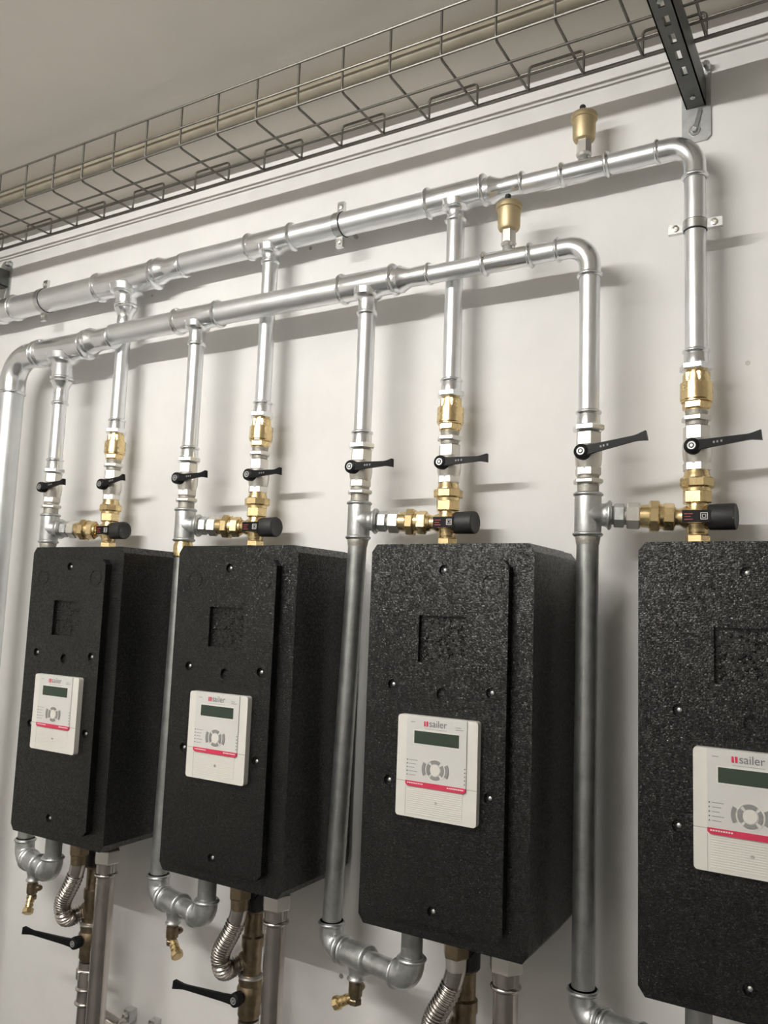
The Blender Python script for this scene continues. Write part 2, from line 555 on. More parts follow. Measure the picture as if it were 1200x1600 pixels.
def press_sleeve(x0, x1, r, both=True):
    """profile of a press fitting body between two beads"""
    w = .0135
    p = []
    p += bead(x0 + w / 2, r + .0012, r + .0078, w)
    p += [(x0 + w + .002, r + .0016), (x1 - w - .002, r + .0016)]
    if both:
        p += bead(x1 - w / 2, r + .0012, r + .0078, w)
    else:
        p += [(x1, r + .0016)]
    return p

def tee_part(t, x, y, z, half, r, rbranch, zend, name='tee'):
    mb = MB()
    mb.lathe((x, y, z), (1, 0, 0), press_sleeve(-half, half, r + .001), 32)
    drop = z - zend
    rb = rbranch
    prof = [(r * .5, rb * 1.75), (r * .98, rb * 1.62), (r * 1.08, rb * 1.36), (r * 1.2, rb * 1.18), (r * 1.4, rb * 1.07), (drop - .014, rb * 1.06)]
    prof += bead(drop - .006, rb + .0015, rb + .006, .012)
    mb.lathe((x, y, z), (0, 0, -1), prof, 28)
    return part(name, mb, 'press', t, 40)

def reducer_profile(l, ra, rb):
    w = .012
    p = [(0, ra + .001)]
    for i in range(9):
        f = i / 8
        s_ = f * f * (3 - 2 * f)
        p.append((.004 + l * .42 * f, (ra + .0025) * (1 - s_) + rb * s_ * 1.03 if f > .35 else ra + .0025 * math.sin(PI * min(1, f / .7))))
    p += [(l * .55, rb + .0018), (l - w - .002, rb + .0018)]
    p += bead(l - w / 2, rb + .0012, rb + .006, w)
    return p

def reducer(t, x, y, z, l, ra, rb, d=(1, 0, 0)):
    return part('reducer', MB().lathe((x, y, z), d, reducer_profile(l, ra, rb), 32), 'press', t, 40)

def pipe(t, a, b, r, mat='zinc', name='pipe', n=32):
    a, b = Vector(a), Vector(b)
    return part(name, MB().lathe(a, b - a, [(0, r), ((b - a).length, r)], n), mat, t)

def elbow(t, corner, da, db, leg, R, r, mat='press', name='elbow'):
    """bend at corner from direction da (pointing away) to db"""
    corner, da, db = Vector(corner), Vector(da).normalized(), Vector(db).normalized()
    mb = MB()
    c = corner + da * R + db * R
    path = arc(c, -db, -da, R, 14)
    path = [corner + da * leg] + path + [corner + db * leg]
    mb.sweep(path, r + .0016, 28)
    for d in (da, db):
        mb.lathe(corner + d * (leg - .006), d, bead(.0, r + .001, r + .0065, .012), 28)
    return part(name, mb, mat, t, 40)

def vent_coupling(t, x0, x1, y, z, xv):
    mb = MB().lathe((x0, y, z), (1, 0, 0), press_sleeve(0, x1 - x0, RS), 32)
    mb.lathe((xv, y, z), (0, 0, 1), [(0, .014), (RS, .016), (RS + .006, .0145), (RS + .012, .0145)], 20)
    part('vent_coupling', mb, 'press', t, 40)

# lower header
ZLb, ZLm, ZLs = 0.703, 0.722, 0.716
t = thing('header_pipe', (0.6, YL, ZLs), 'lower silver header pipe stepping down in diameter, bent downwards at both ends', 'pipe', 'header pipes')
xe = -0.425
elbow(t, (xe, YL, ZLb), (1, 0, 0), (0, 0, -1), .135, .09, RB)
pipe(t, (xe, YL, ZLb - .12), (xe, YL, FZ + .001), RB, 'bigpipe', 'down_leg')
tee_part(t, XL[0], YL, ZLb, .125, RB, .034, .592)
part('reducer', MB().lathe((XL[0], YL, .599), (0, 0, -1), reducer_profile(.095, .035, RS), 28), 'press', t, 40)
pipe(t, (xe + .12, YL, ZLb), (XL[0] - .12, YL, ZLb), RB)
reducer(t, XL[0] + .125, YL, (ZLb + ZLm) / 2, .125, RB, RM)
pipe(t, (XL[0] + .24, YL, ZLm), (XL[1] - .08, YL, ZLm), RM)
tee_part(t, XL[1], YL, ZLm, .09, RM, RS, .630)
pipe(t, (XL[1] + .08, YL, ZLm), (XL[2] - .08, YL, ZLm), RM)
tee_part(t, XL[2], YL, ZLm, .088, RM, RS, .634)
reducer(t, XL[2] + .088, YL, (ZLm + ZLs) / 2, .105, RM, RS)
pipe(t, (XL[2] + .185, YL, ZLs), (1.425, YL, ZLs), RS)
vent_coupling(t, 1.418, 1.552, YL, ZLs, 1.487)
pipe(t, (1.545, YL, ZLs), (1.62, YL, ZLs), RS)
elbow(t, (XL[3], YL, ZLs), (-1, 0, 0), (0, 0, -1), .083, .056, RS)

# upper header
ZUb, ZUm, ZUs = 0.930, 0.945, 0.935
t = thing('header_pipe', (0.6, YR, ZUs), 'upper silver header pipe along the wall, bent down beside the tray bracket', 'pipe', 'header pipes')
part('coupling', MB().lathe((-.62, YR, ZUb), (1, 0, 0), press_sleeve(0, .10, RB), 32), 'press', t, 40)
pipe(t, (-1.6, YR, ZUb), (XR[0] - .13, YR, ZUb), RB)
tee_part(t, XR[0], YR, ZUb, .142, RB, .034, .835)
part('reducer', MB().lathe((XR[0], YR, .842), (0, 0, -1), reducer_profile(.09, .035, RS), 28), 'press', t, 40)
reducer(t, XR[0] + .142, YR, (ZUb + ZUm) / 2, .125, RB, RM)
pipe(t, (XR[0] + .255, YR, ZUm), (XR[1] - .08, YR, ZUm), RM)
tee_part(t, XR[1], YR, ZUm, .088, RM, RS, .872)
pipe(t, (XR[1] + .08, YR, ZUm), (XR[2] - .08, YR, ZUm), RM)
tee_part(t, XR[2], YR, ZUm, .088, RM, RS, .872)
reducer(t, XR[2] + .088, YR, (ZUm + ZUs) / 2, .105, RM, RS)
pipe(t, (XR[2] + .185, YR, ZUs), (1.605, YR, ZUs), RS)
vent_coupling(t, 1.597, 1.722, YR, ZUs, 1.657)
pipe(t, (1.715, YR, ZUs), (1.84, YR, ZUs), RS)
elbow(t, (XR[3], YR, ZUs), (-1, 0, 0), (0, 0, -1), .088, .058, RS)

WHERE = ['at the left picture edge', 'above the second station', 'above the third station', 'nearest the right picture edge']

def riser(i, x, y, ztop, zbead, lower):
    t = thing('riser_pipe', (x, y, zbead - .045),
              ('silver riser dropping from the lower header, ' if lower else 'silver riser dropping from the upper header, ') + ORD[i] + (' of four' if i in (0, 3) else ' of four'),
              'pipe', 'lower header risers' if lower else 'upper header risers')
    pipe(t, (x, y, zbead - .01), (x, y, ztop), RS)
    a = MB().lathe((x, y, zbead), (0, 0, -1), bead(.0, RS + .001, RS + .006, .011) + [(.008, RS + .002), (.032, RS + .003), (.034, .020)], 28)
    part('press_adapter', a, 'press', t, 40)
    part('adapter_nut', MB().hexa((x, y, zbead), (0, 0, -1), .030, .044, .0365), 'press', t)
    return t

LTOP = [.52, .634, .634, .65]
RTOP = [.77, .872, .872, .86]
for i in range(4):
    riser(i, XL[i], YL, LTOP[i], .312, True)
    riser(i, XR[i], YR, RTOP[i], .443, False)

# ------------------------------------------------------------------ ball valves
def lever(parent, hub, d, length, tilt=0.0, fwd_y=0.0):
    """black lever: hub at front of the valve, blade along d"""
    hub = Vector(hub)
    d = Vector(d).normalized()
    mb = MB()
    mb.lathe(hub + V(0, .030, 0), (0, -1, 0), [(0, .010), (.012, .011), (.014, .0165), (.030, .018), (.038, .0165), (.040, .014)], 20)
    w = V(0, 1, 0).cross(d).normalized()
    # blade: tapered box with flared end
    st = [(.006, .0115, .0045), (.030, .0095, .0040), (length * .80, .0062, .0036), (length * .86, .0066, .0045), (length, .0105, .0060)]
    base = len(mb.v)
    for s_, hw, ht in st:
        c = hub + d * s_ + V(0, -.004 + fwd_y * (s_ / length), 0)
        for a, b in ((-1, -1), (1, -1), (1, 1), (-1, 1)):
            mb.v.append(c + w * (hw * a) + V(0, ht * b, 0))
    for k in range(len(st) - 1):
        mb.ring_join(base + 4 * k, base + 4 * (k + 1), 4)
    mb.f.append((base + 3, base + 2, base + 1, base))
    e = base + 4 * (len(st) - 1)
    mb.f.append((e, e + 1, e + 2, e + 3))
    h = part('lever', mb, 'blackpl', parent, 40)
    h['label'] = 'black lever handle'
    part('bolt_cap', MB().lathe(hub + V(0, -.010, 0), (0, -1, 0), [(0, .0092), (.0016, .0086), (.0016, .0060), (0, .0056)], 20, 0, False), 'plate', h)
    part('bolt_nut', MB().hexa(hub + V(0, -.010, 0), (0, -1, 0), 0, .0020, .0040, .0006), 'plate', h)
    rib = MB()
    for s_ in (.045, .052, .06):
        rib.box(tuple(hub + d * s_ + V(0, -.0088, 0) - V(.0018, 0, .0022)), tuple(hub + d * s_ + V(.0018, -.0072, .0022)))
    part('embossed_mark', rib, 'grey', h)
    return h

def ball_valve(i, x, y, z, lower):
    lab = ('nickel ball valve with black lever below the silver riser, ' if lower else 'nickel ball valve with black lever under the brass check valve, ') + ORD[i]
    t = thing('ball_valve', (x, y, z - .05), lab, 'valve', 'ball valves on the lower header risers' if lower else 'ball valves under the check valves')
    b = MB()
    prof = [(-.046, .021), (-.044, .0255), (-.029, .0265), (-.022, .029), (-.008, .0305), (.008, .0305), (.018, .028), (.022, .0265)]
    b.lathe((x, y, z), (0, 0, 1), prof, 28)
    b.lathe((x, y, z), (0, -1, 0), [(.0, .014), (.030, .014), (.036, .012), (.040, .008)], 18)
    part('body', b, 'nickel', t, 40)
    part('upper_hex', MB().hexa((x, y, z), (0, 0, 1), .020, .052, .0292), 'nickel', t)
    part('lower_hex', MB().hexa((x, y, z), (0, 0, -1), .029, .049, .0300), 'nickel', t)
    tl = [.10, .05, .02, .18][i] if lower else [.16, .03, .02, .10][i]
    ln = [.118, .118, .125, .145][i] if lower else [.108, .118, .128, .138][i]
    lever(t, (x - .002, y - .042, z), (1, 0, tl), ln)
    return t

for i in range(4):
    ball_valve(i, XL[i], YL, .214, True)
    ball_valve(i, XR[i], YR, .222, False)

# ------------------------------------------------------------------ brass check valves
for i in range(4):
    x, y = XR[i], YR
    t = thing('check_valve', (x, y, .28), 'brass check valve between upper header riser and ball valve, ' + ORD[i], 'valve', 'brass check valves')
    b = MB().lathe((x, y, .402), (0, 0, -1), [(0, .022), (.010, .023), (.010, .027), (.030, .0285), (.032, .034), (.070, .0345), (.072, .0325), (.075, .0325), (.075, .024), (.098, .022)], 32)
    part('body', b, 'brass', t)
    part('upper_hex', MB().hexa((x, y, .402), (0, 0, -1), .008, .031, .0298), 'brass', t)
    part('lower_hex', MB().hexa((x, y, .402), (0, 0, -1), .074, .091, .0312), 'brass', t)
    part('nipple', MB().lathe((x, y, .308), (0, 0, -1), [(0, .0245), (.008, .023), (.024, .0235), (.033, .023)], 24), 'thread', t)
    part('nipple_nut', MB().hexa((x, y, .296), (0, 0, -1), 0, .012, .0335), 'nickel', t)

# ------------------------------------------------------------------ galvanised tees below the lower header valves
for i in range(4):
    x, y = XL[i], YL
    t = thing('threaded_tee', (x, y, .03), 'galvanised threaded tee below the lower header ball valve, ' + ORD[i], 'pipe fitting', 'galvanised tees')
    part('nipple', MB().lathe((x, y, .178), (0, 0, -1), [(0, .025), (.018, .024), (.050, .024)], 24), 'thread', t)
    part('nipple_nut', MB().hexa((x, y, .158), (0, 0, -1), 0, .011, .0345), 'nickel', t)
    zc = .078
    b = MB()
    b.lathe((x, y, zc), (0, 0, 1), [(-.050, .026)] + bead(-.045, .0295, .034, .010) + [(-.036, .0300), (.036, .0300)] + bead(.045, .0295, .034, .010) + [(.050, .026)], 28)
    bd = Vector((XR[i] - x, YR - y, .072 - zc)); L = bd.length
    b.lathe((x, y, zc), bd, [(.0, .030), (.022, .0300), (.028, .0265), (.034, .0255), (.040, .0275)] + bead(.0465, .0285, .034, .011) + [(.052, .024)], 28)
    part('tee_body', b, 'galv', t, 45)
    n = MB().lathe((x, y, zc), bd, [(.050, .021), (.120, .021)], 20)
    part('branch_nipple', n, 'thread', t)
    part('branch_nut', MB().hexa((x, y, zc), bd, .056, .079, .0275), 'galv', t)
    part('branch_nut', MB().hexa((x, y, zc), bd, .084, .112, .0300), 'nickel', t)

# ------------------------------------------------------------------ mixing valves on top of the stations
for i in range(4):
    x, y, zc = XR[i], YR, .072
    tl = Vector((XL[i], YL, .078)); bd = (Vector((x, y, zc)) - tl); L = bd.length; bd.normalize()
    t = thing('mixing_valve', (x, y, .0), 'brass mixing valve with black knob on top of the station, ' + ORD[i], 'valve', 'brass mixing valves')
    b = MB()
    b.lathe((x, y, zc), (0, 0, 1), [(-.036, .021), (-.030, .0225), (-.022, .0225), (-.014, .0265), (.014, .0265), (.022, .0225), (.034, .0225)], 28)
    b.lathe((x, y, zc), -bd, [(.0, .024), (.026, .024), (.036, .019), (.048, .019)], 28)
    b.lathe((x, y, zc), (1, -.06, 0), [(.0, .026), (.026, .0262), (.030, .024)], 28)
    b.lathe((x, y, zc), (0, -1, 0), [(.0, .022), (.027, .022), (.029, .020)], 4, PI / 4)
    part('body', b, 'brass', t, 40)
    part('outlet_hex', MB().hexa((x, y, zc), (0, 0, -1), .038, .056, .0265), 'brass', t)
    part('outlet', MB().lathe((x, y, zc), (0, 0, -1), [(.03, .019), (zc - .0003, .019)], 20), 'brass', t)
    part('union_hex', MB().hexa((x, y, zc), (0, 0, 1), .030, .058, .0315), 'brass', t)
    part('union_nut', MB().hexa((x, y, zc), (0, 0, 1), .064, .086, .0372, .003, PI / 6, 8), 'brass', t)
    part('union_cone', MB().lathe((x, y, zc), (0, 0, 1), [(.056, .029), (.066, .029), (.086, .030), (.094, .0265), (.112, .024)], 24), 'brass', t)
    part('side_union_cone', MB().lathe(tl, bd, [(.110, .024), (.128, .026), (.152, .029), (L - .045, .022)], 24), 'brass', t)
    part('side_union_nut', MB().hexa(tl, bd, .131, .153, .0360, .003, PI / 8, 8), 'brass', t)
    part('side_union_hex', MB().hexa(tl, bd, .160, .184, .0305), 'brass', t)
    ax = V(1, -.06, 0).normalized()
    k = part('knob', MB().lathe((x, y, zc), ax, [(.024, .024), (.026, .0278), (.076, .0285), (.079, .0275), (.080, .0245), (.0795, .023)], 32), 'blackmatt', t)
    k['label'] = 'black cylindrical adjusting knob'
    lb = part('label_plate', MB().box((x - .026, y - .0305, zc - .0135), (x + .032, y - .0285, zc + .0135)), 'blackpl', t)
    lb['label'] = 'small black label with white square emblem'
    e = MB()
    ex, ez, yf = x + .019, zc, y - .0312
    for a, w in ((.0075, .0015), (.0038, .001)):
        e.box((ex - a, yf, ez - a), (ex + a, yf + .001, ez - a + w)); e.box((ex - a, yf, ez + a - w), (ex + a, yf + .001, ez + a))
        e.box((ex - a, yf, ez - a), (ex - a + w, yf + .001, ez + a)); e.box((ex + a - w, yf, ez - a), (ex + a, yf + .001, ez + a))
    part('emblem', e, 'whiteprint', lb)
    for q in range(3):
        part('print_line', MB().box((x - .021, yf, zc - .0075 + .006 * q), (x - .004 - .004 * (q % 2), yf + .001, zc - .0058 + .006 * q)), 'labelred', lb)

# ------------------------------------------------------------------ down pipes and bottom bends
PB = [(-.144, YL), (.452, YL), (1.050, YL), (1.689, YL)]
RG = 0.0245
ZRUN = -.985
for i in range(4):
    xt, xb = XL[i], PB[i][0]
    t = thing('down_pipe', (xb, YL, -.93), ['grey galvanised down pipe partly hidden behind the leftmost station', 'grey galvanised down pipe between the two left stations',
              'grey galvanised down pipe left of the third station', 'thick grey down pipe between third and rightmost station'][i], 'pipe', 'galvanised down pipes')
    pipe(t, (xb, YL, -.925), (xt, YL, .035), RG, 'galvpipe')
    a = V(xt, YL, .034); dn = (V(xb, YL, -.925) - a).normalized()
    if i == 1:
        c = part('brass_sleeve', MB().lathe(a, dn, [(0, .026), (.012, .0265), (.016, .029), (.05, .029), (.054, .026)], 24), 'brass', t)
    else:
        part('thread_collar', MB().lathe(a, dn, [(0, .0255), (.004, .0285), (.016, .0265), (.024, .0252)], 24), 'thread', t, 50)

for i in range(4):
    e0 = V(PB[i][0], YL, ZRUN); e1 = V(SX[i] + .092, -.222, ZRUN + .012)
    d = e1 - e0; L = d.length; d.normalize()
    t = thing('siphon_bend', tuple(e0), 'galvanised elbow and tee bend under the ' + ['leftmost', 'second', 'third', 'rightmost'][i] + ' station', 'pipe fitting', 'galvanised bottom bends')
    def iron_elbow(c, da, db, l1, l2, nm='elbow'):
        mb = MB()
        R = .034
        cc = c + da * R + db * R
        path = [c + da * l1] + arc(cc, -db, -da, R, 12) + [c + db * l2]
        mb.sweep(path, .0300, 26)
        for q, l in ((da, l1), (db, l2)):
            mb.lathe(c + q * (l - .006), q, bead(0, .0290, .0345, .012), 26)
        part(nm, mb, 'galv', t, 45)
    iron_elbow(e0, V(0, 0, 1), d, .058, .046)
    iron_elbow(e1, -d, V(0, 0, 1), .052, .050)
    # tee
    tc = .098
    mb = MB().lathe(e0, d, bead(tc - .040, .029, .0345, .011) + [(tc - .030, .0300), (tc + .030, .0300)] + bead(tc + .040, .029, .0345, .011), 26)
    mb.lathe(e0 + d * tc, (0, 0, -1), [(0, .022), (.030, .020), (.036, .0175), (.046, .0175)] + bead(.051, .0178, .022, .009) + [(.056, .016)], 22)
    part('tee_body', mb, 'galv', t, 45)
    part('nipple', MB().lathe(e0, d, [(.040, .024), (L - .04, .024)], 22), 'galv', t)
    part('station_stub', MB().lathe(e1, (0, 0, 1), [(.045, .0245), (-H - e1.z - .0005, .0245)], 24), 'galvpipe', t)
    # drain cock
    if i < 3:
        p = e0 + d * tc + V(0, 0, -.056)
        k = thing('drain_cock', tuple(p + V(0, 0, -.085)), ['small brass drain cock hanging below the leftmost bend', 'small brass drain cock hanging below the second bend',
                  'small brass drain cock hanging below the third bend near the picture bottom'][i], 'valve', 'brass drain cocks')
        part('body', MB().lathe(p, (0, 0, -1), [(-.006, .013), (.004, .0135), (.006, .0165), (.020, .017), (.034, .0165), (.036, .013), (.046, .013)], 18), 'brassdark', k, 40)
        od = [V(.35, -.45, -.8), V(.75, -.35, -.55), V(-.85, -.15, -.45)][i].normalized()
        q = p + V(0, 0, -.036)
        part('spout', MB().lathe(q, od, [(0, .009), (.020, .009), (.020, .0125), (.026, .0125), (.026, .010), (.032, .010), (.032, .0125), (.038, .0125), (.038, .010), (.046, .010)], 18), 'brass', k)
        part('spout_cap', MB().hexa(q, od, .044, .060, .0165, .002, 0, 8), 'brass', k)
        sd = od.cross(V(0, 0, 1)).normalized()
        part('square_key', MB().lathe(p + V(0, 0, -.02), -V(sd.x, -abs(sd.y), 0), [(0, .010), (.020, .010), (.026, .008), (.030, .004)], 14), 'brassdark', k)
        part('bottom_nut', MB().hexa(p, (0, 0, -1), .040, .054, .0165), 'brassdark', k)

# ------------------------------------------------------------------ under the stations: hose, stainless pipe, brass valve string
UL = ['leftmost', 'second', 'third']
for i in range(3):
    x0 = SX[i]
    # corrugated hose
    hx, hy = x0 + .200, -.217
    t = thing('corrugated_hose', (hx, hy, -1.08), 'corrugated steel hose curving under the ' + UL[i] + ' station', 'hose', 'corrugated hoses')
    part('hose_nut', MB().hexa((hx, hy, -H), (0, 0, -1), .018, .058, .0300, .003), 'brassdark', t)
    part('hose_neck', MB().lathe((hx, hy, -H), (0, 0, -1), [(.0005, .021), (.02, .021), (.056, .024), (.085, .0225)], 22), 'nickel' if i == 2 else 'brassdark', t)
    bx, by = x0 + .190, YL
    pts = []
    P0, P1, P2, P3 = V(hx, hy, -.925), V(hx - .010, hy, -1.00), V(hx - .060, hy - .008, -1.030), V(hx - .052, hy, -1.070)
    def bez(a, b, c, d_, n):
        return [a * (1 - s_) ** 3 + b * 3 * s_ * (1 - s_) ** 2 + c * 3 * s_ * s_ * (1 - s_) + d_ * s_ ** 3 for s_ in [k_ / n for k_ in range(n)]]
    pts = bez(P0, P1, P2, P3, 190) + bez(P3, P3 + V(.006, .006, -.042), V(bx - .055, by - .03, -1.098), V(bx - .012, by, -1.085), 150)
    rr = [.0225 + (.0026 * math.sin(k_ * .57) if k_ > 30 else 0) for k_ in range(len(pts))]
    part('hose', MB().sweep(pts, rr, 18), 'stain', t, 60)
    # stainless pipe
    sx, sy = x0 + .316, -.215
    t = thing('stainless_pipe', (sx, sy, FZ), 'shiny stainless steel pipe running down from the ' + UL[i] + ' station', 'pipe', 'stainless pipes')
    pipe(t, (sx, sy, FZ + .0005), (sx, sy, -.93), .0265, 'stain')
    part('press_adapter', MB().lathe((sx, sy, -.935), (0, 0, 1), bead(0, .0285, .0335, .012) + [(.008, .0285), (.034, .0290)], 26), 'stain', t, 40)
    part('adapter_nut', MB().hexa((sx, sy, -H), (0, 0, -1), .020, .060, .0375, .004), 'nickel', t)
    part('outlet', MB().lathe((sx, sy, -H), (0, 0, -1), [(.0005, .027), (.022, .027)], 22), 'brassdark', t)
    # brass valve string
    t = thing('valve_string', (bx, by, FZ), 'shade-darkened brass valve string with black lever behind the pipe of the ' + UL[i] + ' station', 'valve', 'brass valve strings')
    part('sensor_cap', MB().lathe((bx + .012, by - .01, -H), (0, 0, -1), [(.040, .022), (.044, .026), (.100, .026), (.106, .020)], 20), 'blackmatt', t, 40)
    part('sensor_cable', MB().sweep(arc((bx + .055, by - .03, -H - .085), (-1, 0, 0), (0, 0, 1), .035, 10, 0, PI), .003, 8), 'blackpl', t)
    b = MB().lathe((bx, by, -H), (0, 0, -1), [(.05, .020), (.075, .021), (.08, .029), (.11, .030), (.115, .024), (.17, .024), (.175, .029), (.20, .029), (.205, .026), (.28, .025), (.285, .031), (.30, .031)], 26)
    b.lathe((bx, by, -1.085), (-1, -.1, 0), [(0, .026), (.026, .027), (.032, .023)], 22)
    part('brass_body', b, 'brassdark', t)
    part('body_hex', MB().hexa((bx, by, -H), (0, 0, -1), .082, .108, .034), 'brassdark', t)
    part('valve_body', MB().lathe((bx, by, -1.160), (0, 0, 1), [(-.060, .026), (-.052, .030), (-.03, .029), (-.012, .035), (.014, .035), (.028, .028), (.03, .032), (.042, .032), (.044, .026)], 26), 'brassdark', t)
    part('joint_ring', MB().lathe((bx, by, -1.118), (0, 0, 1), bead(0, .028, .034, .012), 24), 'nickel', t, 40)
    lever(t, (bx - .004, by - .052, -1.160), (-1, 0, .10), .165, 0, -.05)
    lo = MB().lathe((bx, by, -1.225), (0, 0, -1), [(0, .028), (.02, .028), (.022, .034), (.045, .034), (.047, .028)] + bead(.075, .028, .033, .011) + [(.085, .027), (.10, .027)] + bead(.115, .028, .033, .011) + [(.125, .0235), (FZ * -1 - 1.225 - .001, .0235)], 26)
    part('lower_pipe', lo, 'stain', t, 40)
    part('lower_nut', MB().hexa((bx, by, -1.225), (0, 0, -1), .020, .046, .0355), 'nickel', t)

# bottom wall fittings: horizontal copper branch and two wall clips near the picture bottom
t = thing('branch_pipe', (0.24, -.09, -1.40), 'short stainless branch pipe at the bottom beside the left stainless pipe', 'pipe')
pipe(t, (.205, -.10, -1.395), (.43, -.10, -1.43), .0235, 'stain')
part('coupling', MB().lathe((.29, -.10, -1.408), (1, 0, -.155), bead(0, .0245, .0305, .012) + [(.01, .0255), (.04, .0255)] + bead(.05, .0245, .0305, .012), 24), 'stain', t, 40)
for k, (x, z) in enumerate(((.245, -1.437 + .03), (.350, -1.410))):
    t = thing('wall_clip', (x, 0, z - .02), ['small zinc pipe clip on the wall at the bottom, left one of two', 'small zinc pipe clip on the wall at the bottom, right one of two'][k], 'clip', 'bottom wall clips')
    part('base', MB().box((x - .012, -.03, z - .022), (x + .012, -.0004, z + .014)), 'clampzinc', t)
    part('screw', MB().hexa((x, -.03, z), (0, -1, 0), 0, .012, .010), 'clampzinc', t)

# ------------------------------------------------------------------ air vents
for (x, y, z, lab) in ((1.487, YL, ZLs, 'gold automatic air vent standing on the lower header pipe'), (1.657, YR, ZUs, 'gold automatic air vent standing on the upper header pipe')):
    t = thing('air_vent', (x, y, z + RS), lab, 'air vent', 'air vents')
    z0 = z + RS + .010
    part('base_hex', MB().hexa((x, y, z0), (0, 0, 1), .004, .046, .0185, .002), 'nickel', t)
    part('base_collar', MB().lathe((x, y, z0), (0, 0, 1), [(.0, .0165), (.006, .0195), (.010, .016)], 20), 'nickel', t)
    part('body', MB().lathe((x, y, z0), (0, 0, 1), [(.040, .019), (.043, .0245), (.050, .0275), (.095, .0285), (.096, .0285)], 32), 'gold', t)
    part('lid', MB().lathe((x, y, z0), (0, 0, 1), [(.095, .0305), (.097, .0325), (.107, .0325), (.110, .0305), (.113, .026), (.1135, .012)], 32), 'gold', t)
    part('vent_cap', MB().lathe((x - .004, y, z0), (0, 0, 1), [(.112, .0085), (.118, .0085), (.120, .0075), (.134, .0075), (.136, .006)], 16), 'blackmatt', t)

# ------------------------------------------------------------------ pipe clamps
def clamp(loc, axis, r, lug, label):
    loc = Vector(loc); axis = Vector(axis); lug = Vector(lug)
    t = thing('pipe_clamp', tuple(loc), label, 'pipe clamp', 'pipe clamps')
    part('band', MB().lathe(loc - axis * .011, axis, [(0, r + .0005), (.001, r + .004), (.021, r + .004), (.022, r + .0005)], 32), 'clampzinc', t)
    part('rubber', MB().lathe(loc - axis * .013, axis, [(0, r + .0003), (.001, r + .0022), (.025, r + .0022), (.026, r + .0003)], 32), 'tape', t)
    for s_ in (-1, 1):
        c = loc + lug * (s_ * (r + .018))
        e = [abs(axis[k]) * .011 + abs(lug[k]) * .0165 + (.006 if k == 1 else 0) for k in range(3)]
        lg = part('lug', MB().box((c.x - e[0], c.y - e[1], c.z - e[2]), (c.x + e[0], c.y + e[1], c.z + e[2])), 'clampzinc', t)
        part('screw', MB().lathe(c + V(0, -.006, 0), (0, -1, 0), [(0, .008), (.004, .0075), (.005, .004), (.003, .003)], 14), 'nickel', lg)
    part('wall_rod', MB().lathe(loc + V(0, r + .002, 0), (0, 1, 0), [(0, .008), (.012, .008), (.012, .005), (-loc.y - r - .0025, .005)], 12), 'clampzinc', t)

clamp((.945, YR, ZUm), (1, 0, 0), RM, (0, 0, 1), 'zinc pipe clamp on the upper header between second and third riser')
clamp((-.36, YR, ZUb), (1, 0, 0), RB, (0, 0, 1), 'zinc pipe clamp on the upper header near the left picture edge')
clamp((XR[3], YR, .735), (0, 0, 1), RS, (1, 0, 0), 'zinc pipe clamp on the rightmost vertical riser')

# ------------------------------------------------------------------ cable tray
TZ, TF, TBK = 1.145, -.357, -.147
TX0, TX1 = -1.30, 3.30
wr = .0033
tray = thing('cable_tray', (1.0, -.25, TZ), 'steel wire mesh cable tray running below the ceiling', 'cable tray')
rail = lambda y, z, r, nm: part(nm, MB().lathe((TX0, y, z), (1, 0, 0), [(0, r), (TX1 - TX0, r)], 8), 'wire', tray)
rail(TF - .004, TZ + .002, wr, 'long_wire')
rail(TF - .004, TZ + .056, wr, 'long_wire')
rail(TF - .004, TZ + .122, wr, 'long_wire')
rail(-.276, TZ - .005, wr, 'long_wire')
rail(-.212, TZ - .005, wr, 'long_wire')
rail(TBK + .004, TZ + .002, wr * 1.5, 'long_wire')
rail(TBK + .004, TZ + .050, wr * .9, 'long_wire')
proto = {}
PITCH = .1395
for k in range(-17, 16):
    x = 1.115 + PITCH * k
    if x < TX0 or x > TX1: continue
    if 'c' not in proto:
        path = [(0, TF, TZ + .124), (0, TF, TZ + .014)] + [tuple(p) for p in arc((0, TF + .014, TZ + .014), (0, -1, 0), (0, 0, -1), .014, 5)[1:]] + [(0, TBK - .008, TZ)] + \
               [tuple(p) for p in arc((0, TBK - .008, TZ + .008), (0, 0, -1), (0, 1, 0), .008, 5)[1:]] + [(0, TBK, TZ + .012)]
        mb = MB().sweep([V(*p) + V(x, 0, 0) for p in path], wr, 8)
        o = part('cross_wire', mb, 'wire', tray, 60)
        proto['c'] = (o, x)
    else:
        p, px = proto['c']
        o = p.copy(); COL.objects.link(o); o.location = p.location + V(x - px, 0, 0)
for k in range(-17, 16, 2):
    xa = 1.115 + PITCH * k
    if xa < TX0 or xa + PITCH > TX1: continue
    if 'l' not in proto:
        h = .062; q = .010
        path = [(0, 0, .008), (0, 0, h - q)] + [tuple(p) for p in arc((q, 0, h - q), (-1, 0, 0), (0, 0, 1), q, 5)[1:]] + [tuple(p) for p in arc((PITCH - q, 0, h - q), (0, 0, 1), (1, 0, 0), q, 5)] + [(PITCH, 0, .008)]
        o = part('end_loop', MB().sweep([V(*p) + V(xa, TBK, TZ) for p in path], wr, 8), 'wire', tray, 60)
        proto['l'] = (o, xa)
    else:
        p, px = proto['l']
        o = p.copy(); COL.objects.link(o); o.location = p.location + V(xa - px, 0, 0)

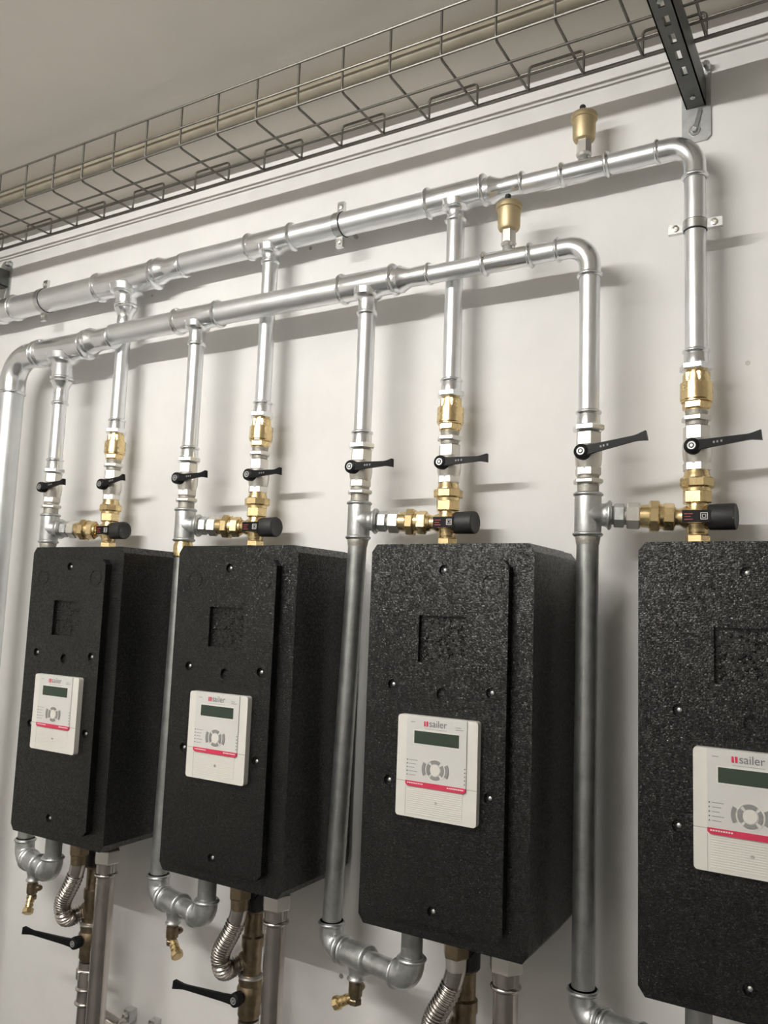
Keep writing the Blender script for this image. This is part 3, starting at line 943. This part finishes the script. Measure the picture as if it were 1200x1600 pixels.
# brackets
def bracket(xc, label):
    t = thing('tray_bracket', (xc, 0, .99), label, 'bracket', 'tray brackets')
    z0, z1, hw = 1.072, 1.1395, .0225
    ye = -.46
    arm = MB()
    arm.box((xc - hw, ye, z0), (xc - .0065, -.006, z0 + .003))
    arm.box((xc + .0065, ye, z0), (xc + hw, -.006, z0 + .003))
    ys = -.006
    k = 0
    while ys > ye:
        solid = .135 if k == 0 else .028
        arm.box((xc - .0065, max(ys - solid, ye), z0), (xc + .0065, ys, z0 + .003))
        ys -= solid + .032
        k += 1
    arm.box((xc - hw, ye, z0), (xc - hw + .003, -.006, z1))
    arm.box((xc + hw - .003, ye, z0), (xc + hw, -.006, z1))
    part('arm', arm, 'bracket', t)
    wp = part('wall_plate', MB().prism_y(chamfer_rect(xc - .033, xc + .033, .985, 1.185, .010), -.006, -.0003), 'plate', t)
    part('gusset', MB().prism_y([(xc - .008, 1.012), (xc + .002, 1.010), (xc + .014, 1.060), (xc + .011, 1.068), (xc + .006, 1.066)], -.010, -.006), 'clampzinc', wp)
    part('washer', MB().lathe((xc - .004, -.006, 1.014), (0, -1, 0), [(0, .0135), (.003, .013)], 22), 'clampzinc', wp)
    part('bolt', MB().hexa((xc - .004, -.009, 1.014), (0, -1, 0), 0, .006, .0075, .001), 'plate', wp)
    part('upper_bolt', MB().lathe((xc + .026, -.006, 1.165), (0, -1, 0), [(0, .009), (.02, .009), (.024, .006)], 14), 'clampzinc', wp)
    for y in (-.05, -.40):
        part('hook_screw', MB().lathe((xc, y, z0 + .002), (0, 0, -1), [(0, .006), (.004, .006), (.006, .003)], 12), 'plate', t)

bracket(1.905, 'dark slotted steel bracket arm carrying the tray, upper right')
bracket(-.735, 'steel tray bracket with wall plate at the left picture edge')

# ceiling conduit behind the tray, and an unseen pipe farther into the room, added to cast the wall's shadow band
t = thing('conduit_pipe', (1.0, -.233, 1.2575), 'beige conduit pipe fixed under the ceiling behind the wire tray', 'pipe', 'ceiling conduits')
pipe(t, (-2.2 + .001, -.233, 1.2785), (4.3 - .001, -.233, 1.2785), .021, 'conduit', 'conduit')
for x in (-.47, .82, 2.1):
    part('conduit_clip', MB().lathe((x, -.233, 1.2785), (1, 0, 0), [(0, .0211), (.001, .0214), (.018, .0214), (.019, .0211)], 24), 'conduit', t)
    part('clip_stud', MB().lathe((x + .009, -.195, 1.290), (0, 0, 1), [(0, .007), (CZ - 1.290 - .0003, .007)], 10), 'bracket', t)
t = thing('conduit_pipe', (1.0, -1.12, 1.124), 'thin unseen pipe added above the picture to cast a shadow band on the wall', 'pipe', 'ceiling conduits')
pipe(t, (-2.2 + .001, -1.12, 1.1327), (4.3 - .001, -1.12, 1.1327), .0085, 'conduit', 'conduit')
for x in (-1.6, .2, 2.0, 3.8):
    part('hanger_rod', MB().lathe((x, -1.12, 1.139), (0, 0, 1), [(0, .004), (CZ - 1.139 - .0003, .004)], 10), 'clampzinc', t)
